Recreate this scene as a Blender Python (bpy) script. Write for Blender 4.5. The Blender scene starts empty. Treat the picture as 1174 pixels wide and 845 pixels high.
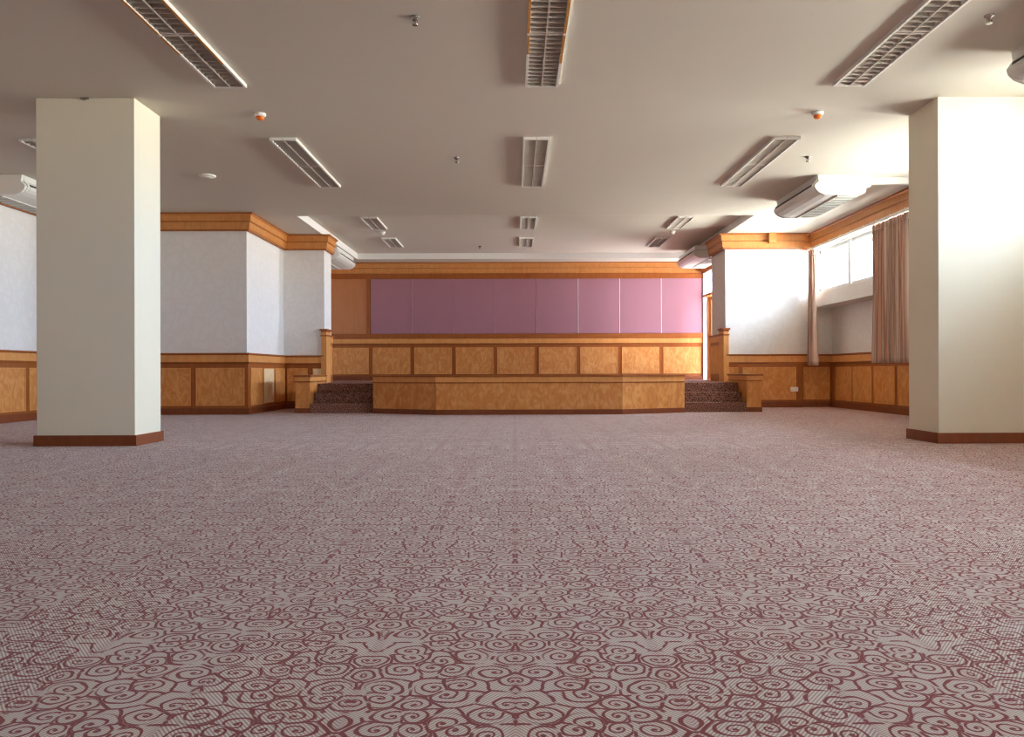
import bpy, bmesh, math, random
from mathutils import Vector, Matrix
random.seed(7)
SC = bpy.context.scene
COL = SC.collection
PI = math.pi

# ------------------------------------------------------------------ helpers
def S(r, g, b):
    """8-bit sRGB -> linear RGBA"""
    f = lambda c: (c/255/12.92) if c/255 <= 0.04045 else ((c/255+0.055)/1.055)**2.4
    return (f(r), f(g), f(b), 1.0)

class NT:
    """small node-tree builder"""
    def __init__(s, name):
        s.m = bpy.data.materials.new(name); s.m.use_nodes = True
        s.t = s.m.node_tree; s.t.nodes.clear()
        s.out = s.n('ShaderNodeOutputMaterial')
    def n(s, typ, **kw):
        nd = s.t.nodes.new(typ)
        for k, v in kw.items(): setattr(nd, k, v)
        return nd
    def set(s, sock, v):
        if isinstance(v, bpy.types.NodeSocket): s.t.links.new(v, sock)
        else: sock.default_value = v
    def math(s, op, a, b=0.0, c=0.0, clamp=False):
        nd = s.n('ShaderNodeMath', operation=op, use_clamp=clamp)
        s.set(nd.inputs[0], a); s.set(nd.inputs[1], b); s.set(nd.inputs[2], c)
        return nd.outputs[0]
    def vmath(s, op, a, b=(0, 0, 0)):
        nd = s.n('ShaderNodeVectorMath', operation=op)
        s.set(nd.inputs[0], a)
        if op == 'SCALE': s.set(nd.inputs['Scale'], b)
        else: s.set(nd.inputs[1], b)
        return nd.outputs['Value'] if op == 'LENGTH' else nd.outputs[0]
    def sep(s, v):
        nd = s.n('ShaderNodeSeparateXYZ'); s.set(nd.inputs[0], v); return nd.outputs
    def comb(s, x, y, z=0.0):
        nd = s.n('ShaderNodeCombineXYZ')
        s.set(nd.inputs[0], x); s.set(nd.inputs[1], y); s.set(nd.inputs[2], z); return nd.outputs[0]
    def mix(s, f, a, b):
        nd = s.n('ShaderNodeMix', data_type='RGBA')
        s.set(nd.inputs[0], f); s.set(nd.inputs[6], a); s.set(nd.inputs[7], b); return nd.outputs[2]
    def mapr(s, v, a, b, c=0.0, d=1.0, smooth=True):
        nd = s.n('ShaderNodeMapRange')
        nd.interpolation_type = 'SMOOTHSTEP' if smooth else 'LINEAR'
        s.set(nd.inputs[0], v)
        for i, q in enumerate((a, b, c, d)): s.set(nd.inputs[1+i], q)
        return nd.outputs[0]
    def noise(s, vec, scale, detail=2.0, dist=0.0, rough=0.5):
        nd = s.n('ShaderNodeTexNoise')
        s.set(nd.inputs['Vector'], vec); nd.inputs['Scale'].default_value = scale
        nd.inputs['Detail'].default_value = detail; nd.inputs['Distortion'].default_value = dist
        nd.inputs['Roughness'].default_value = rough
        return nd.outputs
    def obj(s): return s.n('ShaderNodeTexCoord').outputs['Object']
    def bsdf(s, color, rough=0.6, bump=None, bump_d=0.002, bump_s=0.5, spec=0.5, metal=0.0, sheen=0.0):
        b = s.n('ShaderNodeBsdfPrincipled')
        s.set(b.inputs['Base Color'], color); s.set(b.inputs['Roughness'], rough)
        b.inputs['Specular IOR Level'].default_value = spec
        b.inputs['Metallic'].default_value = metal
        b.inputs['Sheen Weight'].default_value = sheen
        if bump is not None:
            bn = s.n('ShaderNodeBump'); bn.inputs['Strength'].default_value = bump_s
            bn.inputs['Distance'].default_value = bump_d
            s.set(bn.inputs['Height'], bump); s.t.links.new(bn.outputs[0], b.inputs['Normal'])
        s.t.links.new(b.outputs[0], s.out.inputs[0])
        return s.m

def mat_plain(name, c, rough=0.6, spec=0.4, metal=0.0, var=0.04):
    t = NT(name)
    n = t.noise(t.obj(), 3.0, 3.0)[0]
    lo = tuple(x*(1-var) for x in c[:3])+(1,); hi = tuple(min(1, x*(1+var)) for x in c[:3])+(1,)
    return t.bsdf(t.mix(n, lo, hi), rough, spec=spec, metal=metal)

def mat_wood(name, dark, mid, light, rough=0.38, scale=1.0, figure=1.0):
    """maple veneer with flame figure (figure>0) or straight grained moulding stock"""
    t = NT(name); p = t.obj()
    q = t.vmath('MULTIPLY', p, (7*scale, 7*scale, 0.9*scale))
    grain = t.noise(q, 2.0, 3.0, 0.5)[0]
    fig = t.noise(t.vmath('MULTIPLY', p, (4.2*scale, 4.2*scale, 2.2*scale)), 1.7, 2.0, 2.2, 0.45)[0]
    f = t.mapr(fig, 0.36, 0.70)
    c = t.mix(t.math('MULTIPLY', f, 0.62*figure), mid, light)
    c = t.mix(t.math('MULTIPLY', t.mapr(grain, 0.45, 0.80), 0.30), c, dark)
    return t.bsdf(c, rough, bump=grain, bump_d=0.001, bump_s=0.15, spec=0.4)

def mat_wallpaper(name, base, base2):
    t = NT(name); p = t.obj()
    w = t.noise(p, 2.3, 2.0, 1.5)
    q = t.vmath('ADD', p, t.vmath('SCALE', w[1], 0.55))
    v = t.n('ShaderNodeTexVoronoi', feature='DISTANCE_TO_EDGE')
    t.set(v.inputs['Vector'], q); v.inputs['Scale'].default_value = 5.0
    sw = t.mapr(v.outputs[0], 0.0, 0.22)
    fine = t.noise(p, 60.0, 3.0)[0]
    c = t.mix(t.math('MULTIPLY', sw, 0.8), base2, base)
    c = t.mix(t.math('MULTIPLY', fine, 0.06), c, base2)
    return t.bsdf(c, 0.62, bump=sw, bump_d=0.002, bump_s=0.25, spec=0.35)

def mat_carpet(name):
    """grey diagonal rib with dark red scrolls, mirrored in strips as the loom repeats it"""
    t = NT(name); p = t.sep(t.obj())
    mx = t.math('PINGPONG', t.math('ADD', p[0], 36.0), 0.36)
    base = t.comb(mx, p[1], 0.0)
    wob = t.noise(base, 9.0, 2.0)[1]
    off = t.vmath('SCALE', t.vmath('SUBTRACT', wob, (0.5, 0.5, 0.5)), 0.045)
    q = t.vmath('SCALE', t.vmath('ADD', base, t.vmath('MULTIPLY', off, (1, 1, 0))), 11.5)
    v = t.n('ShaderNodeTexVoronoi', voronoi_dimensions='2D', feature='F1')
    t.set(v.inputs['Vector'], q); v.inputs['Scale'].default_value = 1.0; v.inputs['Randomness'].default_value = 0.75
    e = t.n('ShaderNodeTexVoronoi', voronoi_dimensions='2D', feature='DISTANCE_TO_EDGE')
    t.set(e.inputs['Vector'], q); e.inputs['Scale'].default_value = 1.0; e.inputs['Randomness'].default_value = 0.75
    d = t.vmath('MULTIPLY', t.vmath('SUBTRACT', q, v.outputs['Position']), (1, 1, 0))
    ds = t.sep(d); cs = t.n('ShaderNodeSeparateColor'); t.set(cs.inputs[0], v.outputs['Color'])
    r = t.vmath('LENGTH', d)
    th = t.math('DIVIDE', t.math('ARCTAN2', ds[1], ds[0]), 2*PI)
    hand = t.math('SUBTRACT', t.math('MULTIPLY', t.math('GREATER_THAN', cs.outputs[0], 0.5), 2.0), 1.0)
    pitch = 0.255
    ph = t.math('ADD', t.math('ADD', t.math('DIVIDE', r, pitch), t.math('MULTIPLY', hand, th)), t.math('MULTIPLY', cs.outputs[1], 1.0))
    s = t.math('ABSOLUTE', t.math('SUBTRACT', t.math('FRACT', ph), 0.5))
    dist = t.math('MULTIPLY', s, pitch)
    wl = t.math('ADD', 0.026, t.math('MULTIPLY', r, 0.045))
    sp = t.math('SUBTRACT', 1.0, t.mapr(t.math('SUBTRACT', dist, wl), -0.012, 0.012))
    inside = t.mapr(e.outputs[0], 0.02, 0.07)
    sp = t.math('MULTIPLY', sp, inside)
    sp = t.math('MULTIPLY', sp, t.math('SUBTRACT', 1.0, t.mapr(r, 0.50, 0.58)))
    dot = t.math('SUBTRACT', 1.0, t.mapr(r, 0.055, 0.085))
    keep = t.mapr(t.noise(base, 22.0, 1.0)[0], 0.36, 0.46)
    ed = t.math('MULTIPLY', t.math('SUBTRACT', 1.0, t.mapr(e.outputs[0], 0.036, 0.062)), keep)
    red = t.math('MAXIMUM', t.math('MAXIMUM', sp, ed), dot)
    hatch = t.math('SINE', t.math('MULTIPLY', t.math('ADD', mx, t.math('MULTIPLY', p[1], 0.75)), 2*PI/0.0095))
    h = t.mapr(hatch, -0.5, 0.7)
    big = t.noise(t.comb(p[0], p[1], 0.0), 1.3, 3.0)[0]
    light = t.mix(big, S(208, 190, 178), S(224, 210, 199))
    c = t.mix(h, S(168, 146, 142), light)
    rib = t.math('SINE', t.math('MULTIPLY', t.math('SUBTRACT', mx, p[1]), 2*PI/0.005))
    rc = t.mix(t.mapr(rib, -0.6, 0.6), S(100, 24, 26), S(142, 46, 46))
    c = t.mix(t.math('MULTIPLY', red, 0.95), c, rc)
    seam = t.math('SUBTRACT', 1.0, t.mapr(t.math('MINIMUM', mx, t.math('SUBTRACT', 0.36, mx)), 0.006, 0.02))
    c = t.mix(t.math('MULTIPLY', seam, 0.15), c, S(140, 62, 66))
    return t.bsdf(c, 0.95, bump=t.math('ADD', t.math('MULTIPLY', h, 0.4), t.math('MULTIPLY', red, -0.4)), bump_d=0.002, bump_s=0.35, spec=0.15, sheen=0.1)

def mat_speckle(name, a, b, scale=70.0):
    t = NT(name); n = t.noise(t.obj(), scale, 2.0)[0]
    return t.bsdf(t.mix(t.mapr(n, 0.42, 0.62), a, b), 0.95, bump=n, bump_d=0.003, spec=0.15)

def mat_curtain(name):
    t = NT(name)
    u = t.sep(t.n('ShaderNodeTexCoord').outputs['UV'])
    st = t.noise(t.comb(t.math('MULTIPLY', u[0], 1.0), 0.0, 0.0), 26.0, 3.0)[0]
    st2 = t.noise(t.comb(t.math('ADD', u[0], 7.0), 0.0, 0.0), 11.0, 1.0)[0]
    c = t.mix(t.mapr(st, 0.40, 0.58), S(176, 138, 120), S(228, 208, 192))
    c = t.mix(t.math('MULTIPLY', t.mapr(st2, 0.52, 0.62), 0.75), c, S(218, 158, 130))
    fine = t.noise(t.vmath('MULTIPLY', t.obj(), (300, 300, 40)), 1.0, 1.0)[0]
    c = t.mix(t.math('MULTIPLY', fine, 0.15), c, S(120, 92, 84))
    m = t.bsdf(c, 0.85, spec=0.2)
    return m

def mat_glass(name, tint=(0.97, 0.985, 0.98, 1)):
    t = NT(name)
    a = t.n('ShaderNodeBsdfTransparent'); a.inputs[0].default_value = tint
    g = t.n('ShaderNodeBsdfGlossy'); g.inputs['Roughness'].default_value = 0.03
    fr = t.n('ShaderNodeFresnel'); fr.inputs[0].default_value = 1.4
    smear = t.noise(t.obj(), 2.0, 2.0)[0]
    m = t.n('ShaderNodeMixShader')
    t.set(m.inputs[0], t.math('MULTIPLY', fr.outputs[0], t.math('ADD', 0.6, t.math('MULTIPLY', smear, 0.2))))
    t.t.links.new(a.outputs[0], m.inputs[1]); t.t.links.new(g.outputs[0], m.inputs[2])
    t.t.links.new(m.outputs[0], t.out.inputs[0])
    return t.m

def mat_fabric(name, a, b):
    t = NT(name); p = t.obj()
    w = t.noise(t.vmath('MULTIPLY', p, (220, 220, 220)), 1.0, 1.0)[0]
    big = t.noise(p, 1.1, 2.0)[0]
    c = t.mix(t.math('ADD', t.math('MULTIPLY', w, 0.5), t.math('MULTIPLY', big, 0.5)), a, b)
    return t.bsdf(c, 0.75, bump=w, bump_d=0.001, bump_s=0.2, spec=0.25, sheen=0.15)

M = {}
M['carpet'] = mat_carpet('carpet')
M['stair_carpet'] = mat_speckle('stair_carpet', S(84, 52, 44), S(168, 122, 104))
M['ceiling'] = mat_plain('ceiling_paint', S(208, 202, 190), 0.85, 0.2, var=0.015)
M['white'] = mat_plain('white_paint', S(236, 234, 230), 0.6, 0.3, var=0.015)
M['paper'] = mat_wallpaper('wallpaper', S(232, 228, 223), S(227, 222, 216))
M['column'] = mat_plain('column_paint', S(232, 225, 204), 0.7, 0.3, var=0.02)
M['wood'] = mat_wood('maple_veneer', S(166, 94, 42), S(200, 129, 64), S(226, 168, 102), 0.4)
M['band'] = mat_wood('maple_band', S(184, 112, 52), S(210, 144, 78), S(228, 168, 102), 0.4, 1.0, 0.6)
M['board'] = mat_wood('plain_veneer', S(150, 90, 50), S(182, 118, 74), S(196, 134, 88), 0.45, 1.0, 0.25)
M['pale'] = mat_wood('pale_panel', S(206, 160, 104), S(232, 200, 152), S(242, 218, 178), 0.42)  # lighter tone, used on two panels left of the stage
M['trim'] = mat_wood('brown_trim', S(110, 54, 16), S(152, 82, 28), S(172, 98, 38), 0.42, 1.0, 0.5)
M['base'] = mat_wood('dark_base', S(92, 42, 18), S(124, 62, 28), S(142, 76, 36), 0.45, 1.0, 0.5)
M['crown'] = mat_wood('crown_wood', S(160, 96, 46), S(198, 132, 70), S(216, 156, 94), 0.42, 1.0, 0.6)
M['purple'] = mat_fabric('mauve_fabric', S(156, 107, 117), S(170, 122, 134))
M['joint'] = mat_plain('joint_strip', S(196, 152, 154), 0.6)
M['ac'] = mat_plain('ac_plastic', S(226, 226, 220), 0.35, 0.5, var=0.02)
M['ac_grille'] = mat_plain('ac_grille', S(176, 176, 170), 0.5, 0.4)
M['dark'] = mat_plain('dark_slot', S(58, 50, 46), 0.6)
M['fix'] = mat_plain('fixture_white', S(232, 230, 224), 0.4, 0.5, var=0.01)
M['louvre'] = mat_plain('louvre_alloy', S(196, 186, 176), 0.45, 0.5)
M['tube'] = mat_plain('tube_glass', S(222, 220, 214), 0.3)
M['refl'] = mat_plain('reflector', S(128, 116, 106), 0.4, 0.5)
M['tape'] = mat_plain('masking_tape', S(200, 138, 62), 0.6)
M['orange'] = mat_plain('orange_plastic', S(222, 110, 20), 0.4)
M['chrome'] = mat_plain('chrome', S(176, 172, 166), 0.25, 0.5, metal=0.9)
M['curtain'] = mat_curtain('striped_curtain')
M['glass'] = mat_glass('window_glass')
M['glass_dim'] = mat_glass('dimmed_glass', (0.60, 0.60, 0.63, 1))  # tint added to weaken the daylight entering by the stage door
M['alu'] = mat_plain('window_frame_white', S(222, 224, 224), 0.45, 0.4, var=0.01)

class MB:
    """collects shapes and links them as ONE mesh object"""
    def __init__(s): s.bm = bmesh.new()
    def box(s, x0, x1, y0, y1, z0, z1, bev=0.0, T=None):
        vs = [s.bm.verts.new(T @ Vector(c) if T else c) for c in
              ((x0,y0,z0),(x1,y0,z0),(x1,y1,z0),(x0,y1,z0),(x0,y0,z1),(x1,y0,z1),(x1,y1,z1),(x0,y1,z1))]
        fs = [s.bm.faces.new([vs[i] for i in f]) for f in
              ((3,2,1,0),(4,5,6,7),(0,1,5,4),(1,2,6,5),(2,3,7,6),(3,0,4,7))]
        if bev > 0:
            es = set(e for f in fs for e in f.edges)
            bmesh.ops.bevel(s.bm, geom=list(es), offset=bev, segments=2, profile=0.7, affect='EDGES')
        return s
    def prism(s, pts, z0, z1, T=None):
        """plan polygon (counter-clockwise) extruded upward"""
        f = lambda v: s.bm.verts.new(T @ Vector(v) if T else v)
        lo = [f((x, y, z0)) for x, y in pts]; hi = [f((x, y, z1)) for x, y in pts]
        n = len(pts)
        s.bm.faces.new(lo[::-1]); s.bm.faces.new(hi)
        for i in range(n): s.bm.faces.new((lo[i], lo[(i+1) % n], hi[(i+1) % n], hi[i]))
        return s
    def extrude_xz(s, pts, y0, y1, cap=True):
        """profile in x,z carried along y"""
        a = [s.bm.verts.new((x, y0, z)) for x, z in pts]; b = [s.bm.verts.new((x, y1, z)) for x, z in pts]
        n = len(pts)
        if cap: s.bm.faces.new(a); s.bm.faces.new(b[::-1])
        for i in range(n): s.bm.faces.new((a[(i+1) % n], a[i], b[i], b[(i+1) % n]))
        return s
    def sweep(s, path, prof):
        """closed profile (d outward, z) swept along a plan path with mitred corners; the room is to the right"""
        N = len(path); P = [Vector(p) for p in path]
        rows = []
        for i in range(N):
            if i == 0: d = (P[1]-P[0]).normalized(); m = Vector((d.y, -d.x)); k = 1.0
            elif i == N-1: d = (P[-1]-P[-2]).normalized(); m = Vector((d.y, -d.x)); k = 1.0
            else:
                a = (P[i]-P[i-1]).normalized(); b = (P[i+1]-P[i]).normalized()
                na = Vector((a.y, -a.x)); nb = Vector((b.y, -b.x)); m = (na+nb).normalized(); k = 1/max(0.2, m.dot(na))
            rows.append([s.bm.verts.new((P[i].x+m.x*k*q, P[i].y+m.y*k*q, z)) for q, z in prof])
        n = len(prof)
        for i in range(N-1):
            for j in range(n):
                s.bm.faces.new((rows[i][j], rows[i][(j+1) % n], rows[i+1][(j+1) % n], rows[i+1][j]))
        s.bm.faces.new(rows[0][::-1]); s.bm.faces.new(rows[-1])
        return s
    def lathe(s, prof, seg=24, c=(0, 0, 0)):
        """profile (r, z) about the z axis"""
        rings = []
        for r, z in prof:
            if r < 1e-6: rings.append([s.bm.verts.new((c[0], c[1], c[2]+z))])
            else: rings.append([s.bm.verts.new((c[0]+r*math.cos(2*PI*k/seg), c[1]+r*math.sin(2*PI*k/seg), c[2]+z)) for k in range(seg)])
        for a, b in zip(rings, rings[1:]):
            for k in range(seg):
                k2 = (k+1) % seg
                if len(a) == 1 and len(b) == 1: continue
                if len(a) == 1: s.bm.faces.new((a[0], b[k], b[k2]))
                elif len(b) == 1: s.bm.faces.new((a[k], a[k2], b[0]))
                else: s.bm.faces.new((a[k], a[k2], b[k2], b[k]))
        return s
    def build(s, name, mat, parent=None, smooth=False, recentre=False, bevel=0.0):
        bm = s.bm
        bmesh.ops.recalc_face_normals(bm, faces=bm.faces)
        me = bpy.data.meshes.new(name)
        o = bpy.data.objects.new(name, me)
        if recentre:
            xs = [v.co.x for v in bm.verts]; ys = [v.co.y for v in bm.verts]; zs = [v.co.z for v in bm.verts]
            c = Vector(((min(xs)+max(xs))/2, (min(ys)+max(ys))/2, min(zs)))
            bmesh.ops.translate(bm, verts=bm.verts, vec=-c); o.location = c
        bm.to_mesh(me); bm.free()
        me.materials.append(M[mat] if isinstance(mat, str) else mat)
        if smooth:
            for p in me.polygons: p.use_smooth = True
        if bevel > 0:
            b = o.modifiers.new('bevel', 'BEVEL'); b.width = bevel; b.segments = 2; b.limit_method = 'ANGLE'
        COL.objects.link(o)
        if parent is not None: o.parent = parent
        return o

def tag(o, label, cat, group=None, kind=None):
    o['label'] = label; o['category'] = cat
    if group: o['group'] = group
    if kind: o['kind'] = kind
    return o
def struct(o, label, cat): return tag(o, label, cat, None, 'structure')
def empty(name, loc=(0, 0, 0), rz=0.0):
    o = bpy.data.objects.new(name, None); o.empty_display_size = 0.1
    o.location = loc; o.rotation_euler = (0, 0, rz); COL.objects.link(o); return o
def dup(root, loc, rz=None):
    c = root.copy(); COL.objects.link(c); c.location = loc
    if rz is not None: c.rotation_euler = (0, 0, rz)
    for k in [x for x in root.children]:
        d = k.copy(); COL.objects.link(d); d.parent = c
        for g in [x for x in k.children]:
            e = g.copy(); COL.objects.link(e); e.parent = d
    return c

# ------------------------------------------------------------------ dimensions (metres; camera stands over the origin)
H = 3.42            # main ceiling
HR = 3.56           # recessed ceiling over the stage
XL, XR = -7.35, 5.95
YF, YB = -4.0, 20.1 # wall behind the camera, wall behind the stage
XC = 0.225          # axis of the room
XLO = 6.33          # low wall under the window box
ZS = 0.51           # stage deck
PL = [(XL, YF), (XL, 13.8), (-4.565, 13.8), (-4.565, 16.0), (-3.76, 16.0), (-3.76, 16.6)]   # left walls in plan

# ------------------------------------------------------------------ floor, ceiling, walls
struct(MB().box(-7.8, 6.8, YF-.3, 20.6, -0.1, 0.0).build('floor', 'carpet'),
       'grey carpet with dark red scrolls covering the whole hall floor', 'floor')

FX = [-2.66, .26, 3.145]
LIGHTS = [(x, 5.2, 2.4, H) for x in FX] + [(x, 9.31, 2.4, H) for x in [-5.55]+FX] + [(x, y, 1.2, HR) for y in (14.8, 17.1) for x in FX]
hx0, hx1, hy0, hy1 = -3.77, 4.18, 14.0, 19.4
def slab(m, x0, x1, y0, y1, z0, z1, holes):
    """solid slab of boxes that leaves rectangular cut-outs open from below"""
    ysb = sorted({y0, y1} | {v for h in holes for v in (h[2], h[3]) if y0 < v < y1})
    for ya, yb in zip(ysb, ysb[1:]):
        hs = sorted(h for h in holes if h[2] <= ya+1e-6 and h[3] >= yb-1e-6)
        xa = x0
        for h in hs:
            m.box(xa, h[0], ya, yb, z0, z1); xa = h[1]
        m.box(xa, x1, ya, yb, z0, z1)
cut = lambda L: (L[0]-.15, L[0]+.15, L[1]+.01, L[1]+L[2]-.01)
m = MB()
slab(m, -7.8, 6.8, YF-.3, hy0, H, HR, [cut(L) for L in LIGHTS if L[3] == H])
m.box(-7.8, hx0, hy0, 20.6, H, HR); m.box(hx1, 6.8, hy0, 20.6, H, HR); m.box(hx0, hx1, hy1, 20.6, H, HR)
slab(m, -7.8, 6.8, YF-.3, 20.6, HR, HR+.14, [cut(L) for L in LIGHTS if L[3] == HR])
m.box(-7.8, 6.8, YF-.3, 20.6, HR+.14, HR+.3)
struct(m.build('ceiling', 'ceiling'), 'flat off white ceiling with a shallow recess over the stage', 'ceiling')

m = MB()
m.box(hx0, hx0+.012, hy0, hy1, H, HR); m.box(hx1-.012, hx1, hy0, hy1, H, HR); m.box(hx0+.012, hx1-.012, hy1-.012, hy1, H, HR); m.box(hx0+.012, hx1-.012, hy0, hy0+.012, H, HR)
struct(m.build('trim_10', 'white'), 'white edge lining of the ceiling recess over the stage', 'edge trim')
struct(MB().box(XL-.2, XL, YF-.2, 13.8, 0, H).build('wall_left', 'paper'),
       'pale papered left side wall behind the left column', 'wall')
struct(MB().prism([(XL-.2, 13.8), (-4.565, 13.8), (-4.565, 16), (-3.76, 16), (-3.76, 16.6), (-4.6, 16.6), (-4.6, YB+.2), (XL-.2, YB+.2)], 0, H).build('wall_left_bay', 'paper'),
       'pale papered stepped wall to the left of the stage', 'wall')
struct(MB().prism([(4.17, 16), (5.64, 16), (5.64, 16.12), (6.6, 16.12), (6.6, 17.1), (4.17, 17.1)], 0, H).build('wall_right_bay', 'paper'),
       'brightly lit white papered wall to the right of the stage', 'wall')
struct(MB().box(-4.6, 4.85, YB, YB+.2, 0, H).build('wall_back', 'paper'),
       'wall behind the stage carrying the mauve panels', 'wall')

# right side wall: projecting window box over a set-back low wall
m = MB()
m.box(XLO, XLO+.2, YF, 16.12, 0, 2.1)                        # low wall under the box
m.box(XR, XLO+.2, YF, 16.12, 1.975, 2.26)                    # sill box
m.box(XR, XLO+.2, YF, 16.12, 3.08, H)                        # head
WN = [(12.0, 15.98), (8.9, 11.0), (5.0, 7.4), (0.8, 3.2)]  # last opening is unseen, added to brighten the left column and near floor
ys = sorted([YF, 16.12] + [v for w in WN for v in w])
for a, b in zip(ys[0::2], ys[1::2]): m.box(XR, XR+.2, a, b, 2.26, 3.08)
struct(m.build('wall_right', 'paper'), 'right side wall with a projecting window box over a shaded recess', 'wall')

# wall behind the camera
struct(MB().box(XL-.2, XR+.2, YF-.2, YF, 0, H).build('wall_front', 'paper'), 'papered wall behind the viewer', 'wall')

# stage wing on the right: glazed door in the side wall
m = MB()
m.box(4.7, 4.85, 17.1, 18.2, 0, H); m.box(4.7, 4.85, 18.2, 20.06, 0, ZS); m.box(4.7, 4.85, 18.2, 20.06, 3.16, H)
m.box(4.7, 4.85, 20.06, YB, 0, H)
struct(m.build('wall_stage_side', 'paper'), 'side wall of the stage wing on the right holding a bright glazed door', 'wall')

def window(name, label, axis, plane, a, b, z0, z1, mulls=(), bars=(), fr=0.05, depth=0.08):
    """framed window in a wall of constant x or y; frame root, panes as children"""
    def bx(mb, u0, u1, w0, w1, d0, d1):
        if axis == 'x': mb.box(plane+d0, plane+d1, u0, u1, w0, w1)
        else: mb.box(u0, u1, plane+d0, plane+d1, w0, w1)
    m = MB()
    bx(m, a, b, z0, z0+fr, 0, depth); bx(m, a, b, z1-fr, z1, 0, depth)
    bx(m, a, a+fr, z0, z1, 0, depth); bx(m, b-fr, b, z0, z1, 0, depth)
    for q in mulls: bx(m, q-fr*.9, q+fr*.9, z0, z1, -.03, depth)
    for q in bars: bx(m, a, b, q-fr*.5, q+fr*.5, 0, depth)
    root = struct(m.build(name, 'alu'), label, 'window')
    e = [a] + list(mulls) + [b]
    for u0, u1 in zip(e, e[1:]):
        g = MB(); bx(g, u0+.01, u1-.01, z0+.01, z1-.01, depth*.45, depth*.45+.006)
        g.build('pane', 'glass', root)
    return root
wl = ['white framed high window in two visible bays above the sill box on the right', 'high window hidden behind the right column',
      'high window right of the frame, before the right column', 'unseen high window beside the viewer, added to brighten the foreground']
for i, (a, b) in enumerate(WN):
    mu = (13.15, 14.5) if i == 0 else (a+(b-a)/3, b-(b-a)/3)
    window('window_%d' % (i+1), wl[i], 'x', XR+.08, a, b, 2.26, 3.08, mu, (), 0.06)

# glazed door to daylight on the stage wing
m = MB()
JX0, JX1 = 4.67, 4.80
m.box(JX0, JX1, 18.2, 18.28, ZS, 3.16); m.box(JX0, JX1, 20.03, 20.06, ZS, 3.16); m.box(JX0, JX1, 18.2, 20.06, 3.12, 3.16)
dr = struct(m.build('door_1', 'alu'), 'bright glazed door with an orange wood jamb at the right end of the stage', 'door')
MB().box(JX0-.02, JX1, 19.50, 19.575, ZS, 2.54).build('jamb', 'band', dr)
MB().box(JX0-.02, JX1, 18.28, 20.03, 2.54, 2.585).build('transom_bar', 'trim', dr)
g = MB(); g.box(4.74, 4.746, 18.26, 20.04, 2.56, 3.12); g.build('transom_pane', 'glass_dim', dr)
g = MB(); g.box(4.74, 4.746, 19.56, 20.04, ZS, 2.54); g.build('side_pane', 'glass_dim', dr)
g = MB()
for q in ((18.285, 18.37, ZS+.01, 2.515), (19.41, 19.495, ZS+.01, 2.515), (18.37, 19.41, ZS+.01, ZS+.16), (18.37, 19.41, 2.42, 2.515), (18.37, 19.41, 1.42, 1.49)): g.box(4.72, 4.76, *q)
leaf = g.build('door_leaf', 'band', dr)
g = MB(); g.box(4.737, 4.743, 18.36, 19.42, ZS+.15, 2.43); g.build('glass', 'glass_dim', leaf)
g = MB(); g.lathe([(0, 0), (.03, .005), (.03, .04), (0, .05)], 16); hd = g.build('door_handle', 'chrome', leaf, True)
hd.rotation_euler = (0, -PI/2, 0); hd.location = (4.72, 19.45, 1.56)

# ------------------------------------------------------------------ crown mouldings
def crown_prof(z1, z0):
    h = z1-z0
    return [(0, z0), (.05, z0), (.055, z0+.02), (.07, z0+.025), (.075, z0+.46*h), (.085, z0+.47*h), (.085, z0+.51*h),
            (.10, z0+.52*h), (.105, z0+.86*h), (.125, z0+.88*h), (.14, z0+.93*h), (.145, z1-.003), (0, z1-.003)]
def crown(name, path, z1, z0, label):
    root = struct(MB().sweep(path, crown_prof(z1, z0)).build(name, 'crown'), label, 'moulding')
    h = z1-z0
    MB().sweep(path, [(.08, z0+.475*h), (.0885, z0+.475*h), (.0885, z0+.505*h), (.08, z0+.505*h)]).build('groove_line', 'trim', root)
    MB().sweep(path, [(.10, z0+.88*h), (.148, z0+.93*h), (.15, z1-.001), (.10, z1-.001)]).build('top_lip', 'trim', root)
    MB().sweep(path, [(0.02, z0-.018), (.056, z0-.018), (.06, z0+.004), (0.02, z0+.004)]).build('bottom_lip', 'trim', root)
    return root
crown('trim_1', PL, H, 3.14, 'stepped orange wood crown moulding along the walls on the left')
PR = [(4.17, 17.1), (4.17, 16), (5.64, 16), (5.64, 16.12), (XR, 16.12), (XR, YF)]
crown('trim_2', PR, H, 3.14, 'stepped pale wood crown moulding along the walls on the right')
rc = crown('trim_3', [(-4.6, 16.6), (-4.6, YB), (4.7, YB), (4.7, 17.1)], H, 3.15, 'long wood crown moulding above the mauve panels behind the stage')
MB().box(-4.58, 4.68, YB-.05, YB-.005, 3.02, 3.15).build('frieze_board', 'trim', rc)
tag(MB().box(4.98, 5.12, 15.80, 15.90, 3.22, 3.44-.025, .006).build('cable_box', 'crown', recentre=True),
    'small wood coloured box on the crown moulding of the bright wall', 'box')

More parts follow.
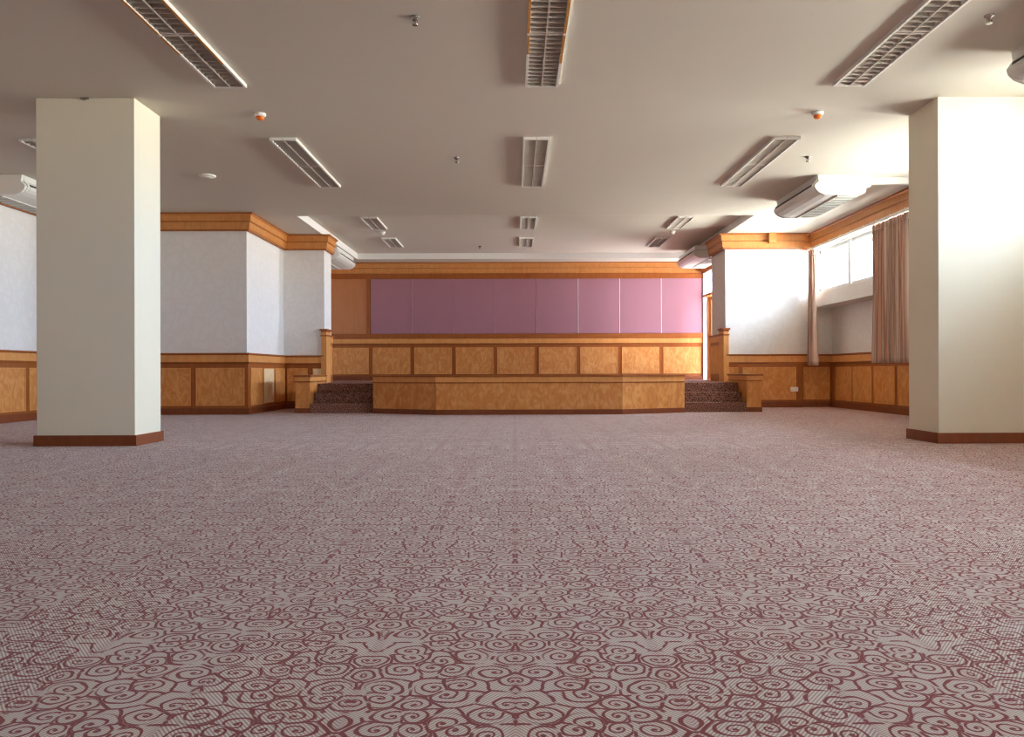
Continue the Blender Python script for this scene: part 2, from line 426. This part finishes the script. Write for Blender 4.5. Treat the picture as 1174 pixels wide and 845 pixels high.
# ------------------------------------------------------------------ wainscot panelling
def wainscot(name, path, z0, z1, label, segs, pale=(), cap=.035):
    """root: dark frame board; children: cap, light band, moulding, baseboard and every panel.
    segs: list of (segment index, [(u0, u1), ...]) with u measured along the segment"""
    h = z1-z0
    zc, zb0 = z1-cap, z1-cap-.115
    pz0, pz1 = z0+.15, z1-cap-.22
    root = struct(MB().sweep(path, [(0, z0), (.03, z0), (.03, z1-.02), (0, z1-.02)]).build(name, 'trim'), label, 'panelling')
    MB().sweep(path, [(.0, zc), (.05, zc), (.062, zc+.012), (.062, z1), (0, z1)]).build('cap_rail', 'trim', root)
    MB().sweep(path, [(.02, zb0), (.042, zb0), (.042, zc), (.02, zc)]).build('light_band', 'band', root)
    MB().sweep(path, [(.02, zb0-.03), (.05, zb0-.026), (.055, zb0-.012), (.048, zb0), (.02, zb0)]).build('lower_moulding', 'trim', root)
    if True:
        MB().sweep(path, [(.02, z0), (.048, z0), (.048, z0+.10), (.04, z0+.115), (.02, z0+.115)]).build('baseboard', 'base', root)
    for si, spans in segs:
        a = Vector(path[si]); b = Vector(path[si+1]); u = (b-a).normalized(); n = Vector((u.y, -u.x))
        T = Matrix(((u.x, n.x, 0, a.x), (u.y, n.y, 0, a.y), (0, 0, 1, 0), (0, 0, 0, 1)))
        for k, (u0, u1) in enumerate(spans):
            mb = MB(); mb.box(u0+.012, u1-.012, .01, .036, pz0+.012, pz1-.012, T=T)
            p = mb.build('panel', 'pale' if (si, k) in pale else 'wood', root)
            if (si, k) in pale: p['label'] = 'paler panel'
            mb = MB()
            for q in ((u0, u1, pz0, pz0+.014), (u0, u1, pz1-.014, pz1)): mb.box(q[0], q[1], .01, .043, q[2], q[3], T=T)
            for q in ((u0, u0+.014), (u1-.014, u1)): mb.box(q[0], q[1], .01, .043, pz0+.014, pz1-.014, T=T)
            mb.build('bead', 'band', p)
    return root
def even(L, n, stile=.09, e0=None, e1=None):
    e0 = stile if e0 is None else e0; e1 = stile if e1 is None else e1
    w = (L-e0-e1-(n-1)*stile)/n
    return [(e0+i*(w+stile), e0+i*(w+stile)+w) for i in range(n)]
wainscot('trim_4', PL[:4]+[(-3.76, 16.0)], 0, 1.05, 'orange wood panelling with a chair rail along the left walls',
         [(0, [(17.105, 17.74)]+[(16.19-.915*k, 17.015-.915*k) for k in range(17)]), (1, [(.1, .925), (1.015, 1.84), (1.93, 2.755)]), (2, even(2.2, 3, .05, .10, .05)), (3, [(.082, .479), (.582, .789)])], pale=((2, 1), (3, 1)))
wainscot('trim_5', [(4.17, 16.0), (5.64, 16.0), (5.64, 16.12), (XLO, 16.12), (XLO, YF)], 0, 1.05,
         'honey wood panelling with a chair rail on the right, under the bright wall and the window',
         [(0, [(.05, .24), (.33, 1.38)]), (2, [(.10, .62)]), (3, [(.25, 1.0)]+[(1.06+.88*k, 1.84+.88*k) for k in range(20)])])
wainscot('trim_6', [(-4.6, YB), (4.7, YB)], ZS, 1.66, 'wood panelling behind the stage under the mauve panels',
         [(0, [(-3.565+4.6+1.029*k+.05, -3.565+4.6+1.029*(k+1)-.05) for k in range(-1, 8)])], cap=.12)
# stage-height panelling on the inner faces of the two bays, each ending in a capped corner post
def side_panelling(name, xs, sgn, y0, y1, label):
    root = struct(MB().box(min(xs, xs+sgn*.03), max(xs, xs+sgn*.03), y0+.02, y1, ZS, 1.42).build(name, 'trim'), label, 'panelling')
    a, b = sorted((xs, xs+sgn*.062)); MB().box(a, b, y0+.02, y1, 1.42, 1.46).build('cap_rail', 'trim', root)
    a, b = sorted((xs, xs+sgn*.042)); MB().box(a, b, y0+.30, y1, 1.31, 1.42).build('light_band', 'band', root)
    a, b = sorted((xs, xs+sgn*.038)); MB().box(a, b, y0+.36, y1-.05, .66, 1.24).build('panel', 'wood', root)
    a, b = sorted((xs-sgn*.05, xs+sgn*.055))
    MB().box(a, b, y0-.06, y0+.30, ZS if False else 0.51, 1.52, .004).build('corner_post', 'band', root)
    a, b = sorted((xs-sgn*.075, xs+sgn*.08)); 
    p = MB().box(a, b, y0-.085, y0+.325, 1.535, 1.57, .006).build('post_cap', 'trim', root)
    a, b = sorted((xs-sgn*.062, xs+sgn*.067)); MB().box(a, b, y0-.072, y0+.31, 1.425, 1.45, .004).build('post_collar', 'trim', root)
    MB().box(a+.01, b-.01, y0-.066, y0+.305, 1.505, 1.54, .004).build('cap_neck', 'trim', root)
    return root
side_panelling('trim_7', -3.76, 1, 16.0, 16.6, 'stage-height wood panelling with a capped corner post left of the stage')
side_panelling('trim_8', 4.17, -1, 16.0, 17.1, 'stage-height wood panelling with a capped corner post right of the stage')
# plain wood board left of the mauve panels
rb = struct(MB().box(-4.58, -3.64, YB-.03, YB, 1.66, 3.02).build('trim_9', 'board'), 'plain wood board left of the mauve panels above the stage', 'panelling')
MB().box(-3.66, -3.57, YB-.045, YB, 1.66, 3.02).build('stile', 'trim', rb)

# ------------------------------------------------------------------ mauve panels (8)
ordn = ['leftmost mauve panel behind the stage, beside the plain wood board', 'second mauve panel from the left behind the stage',
        'third mauve panel from the left behind the stage', 'fourth mauve panel from the left, just left of centre behind the stage',
        'fifth mauve panel from the left, just right of centre behind the stage', 'third mauve panel from the right behind the stage',
        'second mauve panel from the right behind the stage', 'rightmost mauve panel beside the bright stage door']
for k in range(8):
    x0 = -3.565+1.029*k
    t = empty('wall_panel', (x0+.5145, YB-.005, 1.663))
    MB().box(-.508, .508, -.04, 0, 0, 1.355, .006).build('fabric_face', 'purple', t)
    if k < 7:
        MB().box(.509, .520, -.043, 0, 0, 1.355).build('joint_strip', 'white' if k > 3 else 'joint', t)
    tag(t, ordn[k], 'wall panel', 'mauve panels behind the stage')

# ------------------------------------------------------------------ columns
def column(x0, x1, y0, y1, label):
    w, d = x1-x0, y1-y0
    t = empty('column', ((x0+x1)/2, (y0+y1)/2, 0))
    MB().box(-w/2, w/2, -d/2, d/2, 0, H-.001, .006).build('shaft', 'column', t)
    m = MB(); q = .022
    m.box(-w/2-q, w/2+q, -d/2-q, -d/2, 0, .105, .004); m.box(-w/2-q, w/2+q, d/2, d/2+q, 0, .105, .004)
    m.box(-w/2-q, -w/2, -d/2, d/2, 0, .105, .004); m.box(w/2, w/2+q, -d/2, d/2, 0, .105, .004)
    m.build('baseboard', 'base', t)
    return tag(t, label, 'column', 'cream square columns')
column(-4.695, -3.73, 7.95, 8.53, 'cream square column with a brown base on the left')
column(4.18, 5.145, 7.98, 8.58, 'cream square column with a brown base cut by the right frame edge')
br = empty('ceiling_bracket', (-4.21, 7.945, H-.04))
MB().box(-.04, .04, -.012, 0, .022, .04, .003).build('plate', 'chrome', br)
MB().box(-.012, .012, -.022, -.008, .012, .026, .003).build('hook', 'refl', br)
tag(br, 'tiny metal bracket at the top of the left column', 'bracket')

# ------------------------------------------------------------------ stage
st = empty('stage', (XC, 14.1, 0))
def Lp(pts): return [(x-XC, y-14.1) for x, y in pts]
FL = [(-2.46, 14.1), (-1.314, 13.55), (1.796, 13.55), (2.95, 14.1)]
deck = [(-3.585, 15.045), (-2.46, 15.045), (-2.46, 14.12)] + [(-1.30, 13.57), (1.78, 13.57)] + [(2.95, 14.12), (2.95, 15.045), (4.065, 15.045),
        (4.065, 17.12), (4.69, 17.12), (4.69, 20.04), (-4.59, 20.04), (-4.59, 16.62), (-3.69, 16.62), (-3.69, 16.03), (-3.585, 16.03)]
MB().prism(Lp(deck), 0, ZS).build('deck', 'stair_carpet', st)
def par(d0, d1, z0, z1, seg=None):
    """strip along the faceted front, d measured outward"""
    path = ([(-2.46, 15.03)] + FL + [(2.95, 15.03)]) if d1 <= 0 else FL
    return MB().sweep(Lp(path), [(d0, z0), (d1, z0), (d1, z1), (d0, z1)])
par(-.12, 0, .0, .63).build('parapet', 'wood', st)
for i in range(3):
    a, b = Vector(FL[i]), Vector(FL[i+1]); u = (b-a).normalized(); n = Vector((u.y, -u.x)); L = (b-a).length
    T = Matrix(((u.x, n.x, 0, a.x-XC), (u.y, n.y, 0, a.y-14.1), (0, 0, 1, 0), (0, 0, 0, 1)))
    MB().box(.0, L, -.01, .012, .085, .525, T=T).build('front_panel', 'wood', st)
    MB().box(.0, L, -.01, .016, .545, .63, T=T).build('top_band', 'band', st)
par(-.02, .022, .525, .545).build('line_moulding', 'trim', st)
cp = par(-.15, .035, .63, .66).build('cap', 'trim', st)
par(-.15, 0, .63, .66).build('side_return', 'trim', cp)
par(-.02, .028, 0, .085).build('baseboard', 'base', st)
tag(st, 'low wood fronted stage with an angled three sided parapet', 'stage')

def stairs(x0, x1, label):
    t = empty('stairs', ((x0+x1)/2, 14.2, 0)); w = (x1-x0)/2
    for k in range(3):
        MB().box(-w, w, .28*k, .84, .17*k, .17*(k+1), .012).build('step', 'stair_carpet', t)
    return tag(t, label, 'stairs', 'carpeted stage stairs')
stairs(-3.585, -2.465, 'three brown carpeted steps at the left end of the stage, in shade')
stairs(2.955, 4.065, 'three brown carpeted steps at the right end of the stage, near the glazed door')

def cheek(x0, x1, label):
    w = (x1-x0)/2; t = empty('stair_side_wall', ((x0+x1)/2, 14.22, 0))
    MB().box(-w, w, 0, 1.2, .08, .64, .003).build('body', 'wood', t)
    MB().box(-w-.008, w+.008, -.008, 1.205, .56, .63, .003).build('top_band', 'band', t)
    MB().box(-w-.016, w+.016, -.016, 1.21, .54, .562, .004).build('line_moulding', 'trim', t)
    MB().box(-w-.03, w+.03, -.03, 1.22, .635, .668, .005).build('cap', 'trim', t)
    MB().box(-w-.014, w+.014, -.014, 1.2, 0, .085, .004).build('baseboard', 'base', t)
    return tag(t, label, 'low wall', 'low walls beside the stage stairs')
cheek(-3.855, -3.60, 'low wood wall with a cap beside the left stage stairs')
cheek(4.08, 4.33, 'low wood wall with a cap beside the right stage stairs')

# ------------------------------------------------------------------ ceiling light fixtures
def fixture(n, tape=False):
    """n louvre bays of 1.2 m; origin at the ceiling face, near end at y=0, length along +y; body recessed, rim hangs 3 cm"""
    t = empty('ceiling_light')
    L = 1.2*n; w = .148; d = .03; up = .115
    m = MB()
    m.box(-w+.002, w-.002, .012, L-.012, up-.012, up)
    for s_ in (-1, 1):
        a, b = sorted((s_*(w-.014), s_*(w-.002))); m.box(a, b, .012, L-.012, -d, up)
        a, b = sorted((s_*(w-.016), s_*(w+.006))); m.box(a, b, 0, L, -d-.004, -.0005)
    m.box(-w, w, 0, .016, -d-.004, -.0005); m.box(-w, w, L-.016, L, -d-.004, -.0005)
    m.box(-w+.002, w-.002, .010, .018, -d, up); m.box(-w+.002, w-.002, L-.018, L-.010, -d, up)
    m.build('housing', 'fix', t)
    for b in range(n):
        y0 = 1.2*b+.02; y1 = 1.2*(b+1)-.02
        MB().extrude_xz([(-w+.016, .02), (-w+.02, .02), (-.10, .085), (-.01, .10), (0, .06), (.01, .10), (.10, .085), (w-.02, .02), (w-.016, .02), (.11, .095), (0, .106), (-.11, .095)], y0, y1).build('reflector', 'refl', t)
        for x in (-.068, .068):
            m = MB(); m.extrude_xz([(x+.013*math.cos(a*PI/6), .052+.013*math.sin(a*PI/6)) for a in range(12)], y0+.03, y1-.03)
            m.build('tube', 'tube', t, True)
        m = MB()
        m.box(-.006, .006, y0-.02, y1+.02, -d-.001, .02)
        nb = 13
        for k in range(nb+1):
            y = y0+(y1-y0)*k/nb
            hw = .012 if k in (0, nb) else .003
            for xa, xb in ((-w+.016, -.006), (.006, w-.016)):
                m.box(xa, xb, y-hw, y+hw, -d, .018)
        m.build('louvre', 'louvre', t)
    if tape:
        for (x, a, b) in ((-w-.0055, .25, 1.18), (-w-.0055, 1.23, 1.60), (w-.0155, .3, 1.18), (w-.0155, 1.23, 1.80)):
            m = MB(); m.box(x, x+.020, a, b, -d-.0065, -d-.0035)
            m.build('masking_tape', 'tape', t)['label'] = 'orange masking tape left along the rim'
    return t
ga = 'recessed louvre lights in rows across the ceiling'
def nm(s): return s
fa = fixture(2, True); fa.location = (FX[0], 5.2, H)
tag(fa, 'louvred ceiling light with orange tape at the top left of the photo', 'ceiling light', ga)
o = dup(fa, (FX[1], 5.2, H)); tag(o, 'louvred ceiling light with orange tape at the top centre of the photo', 'ceiling light', ga)
fb = fixture(2); fb.location = (FX[2], 5.2, H)
tag(fb, 'brightly lit louvred ceiling light at the top right of the photo', 'ceiling light', ga)
for x, lb in ((-5.55, 'louvred ceiling light half hidden behind the left column'),
              (FX[0], 'long louvred ceiling light in the second row, between left column and centre'),
              (FX[1], 'long louvred ceiling light in the second row, on the room axis'),
              (FX[2], 'long louvred ceiling light in the second row, left of the ceiling air conditioner')):
    o = dup(fb, (x, 9.31, H)); tag(o, lb, 'ceiling light', ga)
fc = fixture(1); gs = 'short louvre lights over the stage'; first = True
for yy, rn in ((14.8, 'nearer row'), (17.1, 'farther row')):
    for x, cn in zip(FX, ('left', 'middle', 'right')):
        o = fc if first else dup(fc, (0, 0, 0)); first = False
        o.location = (x, yy, HR)
        tag(o, 'short %s ceiling light in the %s over the stage' % (cn, rn), 'ceiling light', gs)

# ------------------------------------------------------------------ detectors, sprinklers, cover plate
def detector(x, y, z, label, orange=True):
    t = empty('smoke_detector', (x, y, z))
    MB().lathe([(0, 0), (.058, 0), (.06, -.012), (.055, -.028), (.045, -.034), (0, -.034)], 28).build('base', 'fix', t, True)
    MB().lathe([(.042, -.032), (.042, -.046), (.034, -.062), (.018, -.070), (0, -.071)], 28).build('sensor_cap', 'orange' if orange else 'fix', t, True)
    return tag(t, label, 'smoke detector', 'round detectors on the ceiling')
detector(-2.65, 8.45, H, 'white detector with an orange cap, right of the left column')
detector(3.17, 8.45, H, 'white detector with an orange cap, left of the right column')
detector(-2.67, 16.4, HR, 'small white detector between the left stage lights', False)
detector(3.21, 16.4, HR, 'small white detector between the right stage lights', False)
def sprinkler(x, y, z, label):
    t = empty('sprinkler_head', (x, y, z))
    MB().lathe([(0, 0), (.038, 0), (.036, -.008), (.016, -.016), (.012, -.03), (.0, -.03)], 20).build('escutcheon', 'chrome', t, True)
    m = MB()
    for s in (-1, 1): m.box(s*.016-.003, s*.016+.003, -.004, .004, -.058, -.018)
    m.lathe([(.0, -.02), (.006, -.022), (.006, -.056), (0, -.056)], 10); m.build('frame_arms', 'chrome', t)
    MB().lathe([(0, -.056), (.024, -.058), (.022, -.063), (0, -.064)], 20).build('deflector', 'chrome', t)
    return tag(t, label, 'sprinkler', 'sprinkler heads')
sprinkler(-.75, 6.16, H, 'metal sprinkler head left of the top centre ceiling light')
sprinkler(-.725, 10.2, H, 'metal sprinkler head left of the second row centre light')
sprinkler(3.62, 6.16, H, 'metal sprinkler head near the top right air conditioner')
sprinkler(3.70, 10.2, H, 'metal sprinkler head in front of the right ceiling air conditioner')
sprinkler(-.78, 18.3, HR, 'tiny sprinkler head over the stage left of centre')
t = empty('ceiling_cover', (-4.21, 11.1, H))
MB().lathe([(0, 0), (.115, 0), (.115, -.010), (.10, -.022), (0, -.026)], 32).build('plate', 'fix', t, True)
MB().lathe([(.055, -.024), (.06, -.028), (.05, -.030), (0, -.030)], 28).build('rim', 'fix', t, True)
tag(t, 'round white cover plate on the ceiling right of the left column', 'ceiling cover')

# ------------------------------------------------------------------ ceiling air conditioners
def aircon():
    """origin: ceiling, front lower edge x=0 facing -x, near end y=0, 1.75 m long"""
    t = empty('air_conditioner'); L = 1.75
    body = [(.0, 0), (.0, -.075), (-.045, -.125), (-.055, -.15), (-.045, -.185), (-.01, -.225), (.06, -.258), (.16, -.272), (.44, -.272), (.60, -.262), (.655, -.235), (.66, -.20), (.66, 0)]
    MB().extrude_xz(body, .05, L-.05).build('body', 'ac', t, bevel=.004)
    endp = [(-.004, 0), (.012, -.09), (-.02, -.12), (-.045, -.15), (-.03, -.20), (.02, -.245), (.10, -.276), (.58, -.276), (.645, -.262), (.664, -.235), (.664, 0)]
    MB().extrude_xz(endp, 0, .05).build('end_cap', 'ac', t, bevel=.008)
    MB().extrude_xz(endp, L-.05, L).build('end_cap', 'ac', t, bevel=.008)
    MB().box(.0, .666, -.004, .004, -.104, -.094).build('cap_seam', 'ac_grille', t)
    MB().extrude_xz([(-.047, -.118), (-.058, -.142), (-.050, -.146), (-.035, -.118)], .10, L-.10).build('outlet_slot', 'dark', t)
    MB().extrude_xz([(-.06, -.150), (-.052, -.188), (-.030, -.214), (-.026, -.210), (-.044, -.184), (-.052, -.150)], .10, L-.10).build('air_flap', 'ac', t)
    gr = MB().box(.30, .60, .06, L-.06, -.281, -.268, .003).build('intake_grille', 'ac_grille', t)
    m = MB()
    for k in range(10): m.box(.315, .585, .10+k*.165, .11+k*.165, -.286, -.28)
    m.box(.297, .309, .06, L-.06, -.288, -.276)
    m.build('grille_bars', 'ac', gr)
    return t
gac = 'white ceiling air conditioners'
ac = aircon(); ac.location = (4.17, 11.12, H-.002)
tag(ac, 'white ceiling air conditioner left of the right column, casting a shadow', 'air conditioner', gac)
o = dup(ac, (4.22, 5.12, H-.002)); tag(o, 'white ceiling air conditioner cut by the top right frame edge', 'air conditioner', gac)
o = dup(ac, (3.88, 17.35, H-.002)); tag(o, 'ceiling air conditioner over the right end of the stage', 'air conditioner', gac)
o = dup(ac, (-3.80, 19.15, H-.002), PI); tag(o, 'ceiling air conditioner over the left end of the stage', 'air conditioner', gac)
o = dup(ac, (-6.69, 12.75, H-.002), PI); tag(o, 'white ceiling air conditioner at the left frame edge by the left column', 'air conditioner', gac)
t = empty('pipe_trunking', (4.84, 11.35, H))
MB().box(0, .12, -.1, .1, -.14, 0, .012).build('elbow_box', 'ac', t)
MB().box(.115, 1.0, -.05, .05, -.09, 0, .006).build('duct', 'ac', t)
tag(t, 'white pipe trunking from the air conditioner to the window wall', 'pipe trunking')

# ------------------------------------------------------------------ curtains and their track
def curtain(x, y0, y1, z0, z1, folds, depth, label, taper=0.0, dx=0.0):
    t = empty('curtain', (x, (y0+y1)/2, z0)); me_u = []
    def sheet(za, zb, name, amp, rows):
        bm = bmesh.new(); uvl = bm.loops.layers.uv.new('UVMap'); n = folds*12; grid = []
        for j in range(rows+1):
            f = j/rows; z = za+(zb-za)*f; row = []
            zz = (z-z0)/(z1-z0)
            sp = 1+taper*(1-zz)*abs(1-zz)
            for i in range(n+1):
                u = i/n; ph = u*folds*2*PI
                a = amp*(.75+.25*math.sin(u*17+1.3))*(0.75+0.35*(1-zz))
                xx = a*math.sin(ph+.35*math.sin(3*zz+u*9)) + .012*math.sin(u*31+zz*4)
                yy = ((u-.5)*(y1-y0)+.02*math.sin(ph*2+.6))*sp
                row.append((bm.verts.new((xx+dx*(1-zz), yy, z-z0)), u, f))
            grid.append(row)
        for j in range(rows):
            for i in range(n):
                q = (grid[j][i], grid[j][i+1], grid[j+1][i+1], grid[j+1][i])
                fc_ = bm.faces.new([v[0] for v in q]); fc_.smooth = True
                for lp, v in zip(fc_.loops, q): lp[uvl].uv = (v[1]*folds/6.0, v[2])
        me = bpy.data.meshes.new(name); bm.to_mesh(me); bm.free(); me.materials.append(M['curtain'])
        o = bpy.data.objects.new(name, me); COL.objects.link(o); o.parent = t
        sd = o.modifiers.new('thick', 'SOLIDIFY'); sd.thickness = .004
        return o
    sheet(z0, z1-.10, 'drape', depth, 24)
    sheet(z1-.10, z1, 'pleated_heading', depth*.8, 3)
    return tag(t, label, 'curtain', 'striped curtains at the high window')
curtain(5.79, 15.62, 15.90, .82, 3.07, 4, .055, 'narrow bunched striped curtain at the far end of the high window', .25)
curtain(5.82, 11.95, 13.12, .84, 3.07, 10, .065, 'wide striped curtain beside the right column', .02)
t = empty('curtain_track', (5.81, 14.0, 3.075))
MB().box(-.03, .06, -2.1, 1.98, .0, .045, .004).build('rail', 'white', t)
for k in range(9): MB().box(-.02, .14, -2.0+.48*k, -1.97+.48*k, .02, .06).build('bracket', 'white', t)
tag(t, 'white curtain track under the crown moulding above the high window', 'curtain track')

# ------------------------------------------------------------------ socket on the right panelling
t = empty('wall_outlet', (5.515, 15.963, .315))
MB().box(-.075, .075, -.010, 0, 0, .085, .004).build('face_plate', 'white', t)
for s in (-.035, .035):
    MB().box(s-.016, s+.016, -.013, -.008, .022, .063, .003).build('socket', 'ac', t)
tag(t, 'white double outlet low on the honey wood panelling at right', 'outlet')

# ------------------------------------------------------------------ daylight
w = bpy.data.worlds.new('daylight'); SC.world = w; w.use_nodes = True
nt = w.node_tree; nt.nodes.clear()
tc = nt.nodes.new('ShaderNodeTexCoord'); sx = nt.nodes.new('ShaderNodeSeparateXYZ')
nt.links.new(tc.outputs['Generated'], sx.inputs[0])
mr = nt.nodes.new('ShaderNodeMapRange'); mr.inputs[1].default_value = -.06; mr.inputs[2].default_value = .06
nt.links.new(sx.outputs[2], mr.inputs[0])
mx = nt.nodes.new('ShaderNodeMix'); mx.data_type = 'RGBA'
GROUND = (1.14, 1.12, 1.03, 1); SKY = (0.80, 0.97, 1.20, 1)
mx.inputs[6].default_value = GROUND; mx.inputs[7].default_value = SKY
nt.links.new(mr.outputs[0], mx.inputs[0])
bg = nt.nodes.new('ShaderNodeBackground'); bg.inputs[1].default_value = 58.0
nt.links.new(mx.outputs[2], bg.inputs[0])
wo = nt.nodes.new('ShaderNodeOutputWorld'); nt.links.new(bg.outputs[0], wo.inputs[0])

def portal(loc, rot, sx_, sy_):
    l = bpy.data.lights.new('daylight_portal', 'AREA'); l.shape = 'RECTANGLE'; l.size = sx_; l.size_y = sy_
    l.cycles.is_portal = True
    o = bpy.data.objects.new('daylight_portal', l); o.location = loc; o.rotation_euler = rot; COL.objects.link(o)
rx = (0, PI/2, 0)      # light's -Z -> -X
for a, b in WN: portal((XR+.22, (a+b)/2, 2.67), rx, .82, b-a)
portal((4.87, 19.13, 1.84), rx, 2.65, 1.86)

# ------------------------------------------------------------------ camera
cam = bpy.data.cameras.new('camera'); co = bpy.data.objects.new('camera', cam); COL.objects.link(co)
co.location = (0, 0, .72); co.rotation_euler = (PI/2, math.radians(.15), 0)
cam.sensor_fit = 'HORIZONTAL'; cam.sensor_width = 36; cam.lens = 36*928/1174
cam.shift_x = -3/1174; cam.shift_y = 3.5/1174
cam.clip_start = .05; cam.clip_end = 200
SC.camera = co

SC.view_settings.view_transform = 'Standard'; SC.view_settings.look = 'None'
SC.view_settings.exposure = 0.42; SC.view_settings.gamma = 1.0; SC.view_settings.use_curve_mapping = False
SC.cycles.filter_width = 1.2; SC.cycles.max_bounces = 12; SC.cycles.diffuse_bounces = 8; SC.cycles.glossy_bounces = 4
SC.cycles.transparent_max_bounces = 8; SC.cycles.use_denoising = True
SC.cycles.sample_clamp_indirect = 8.0; SC.cycles.caustics_reflective = False; SC.cycles.caustics_refractive = False
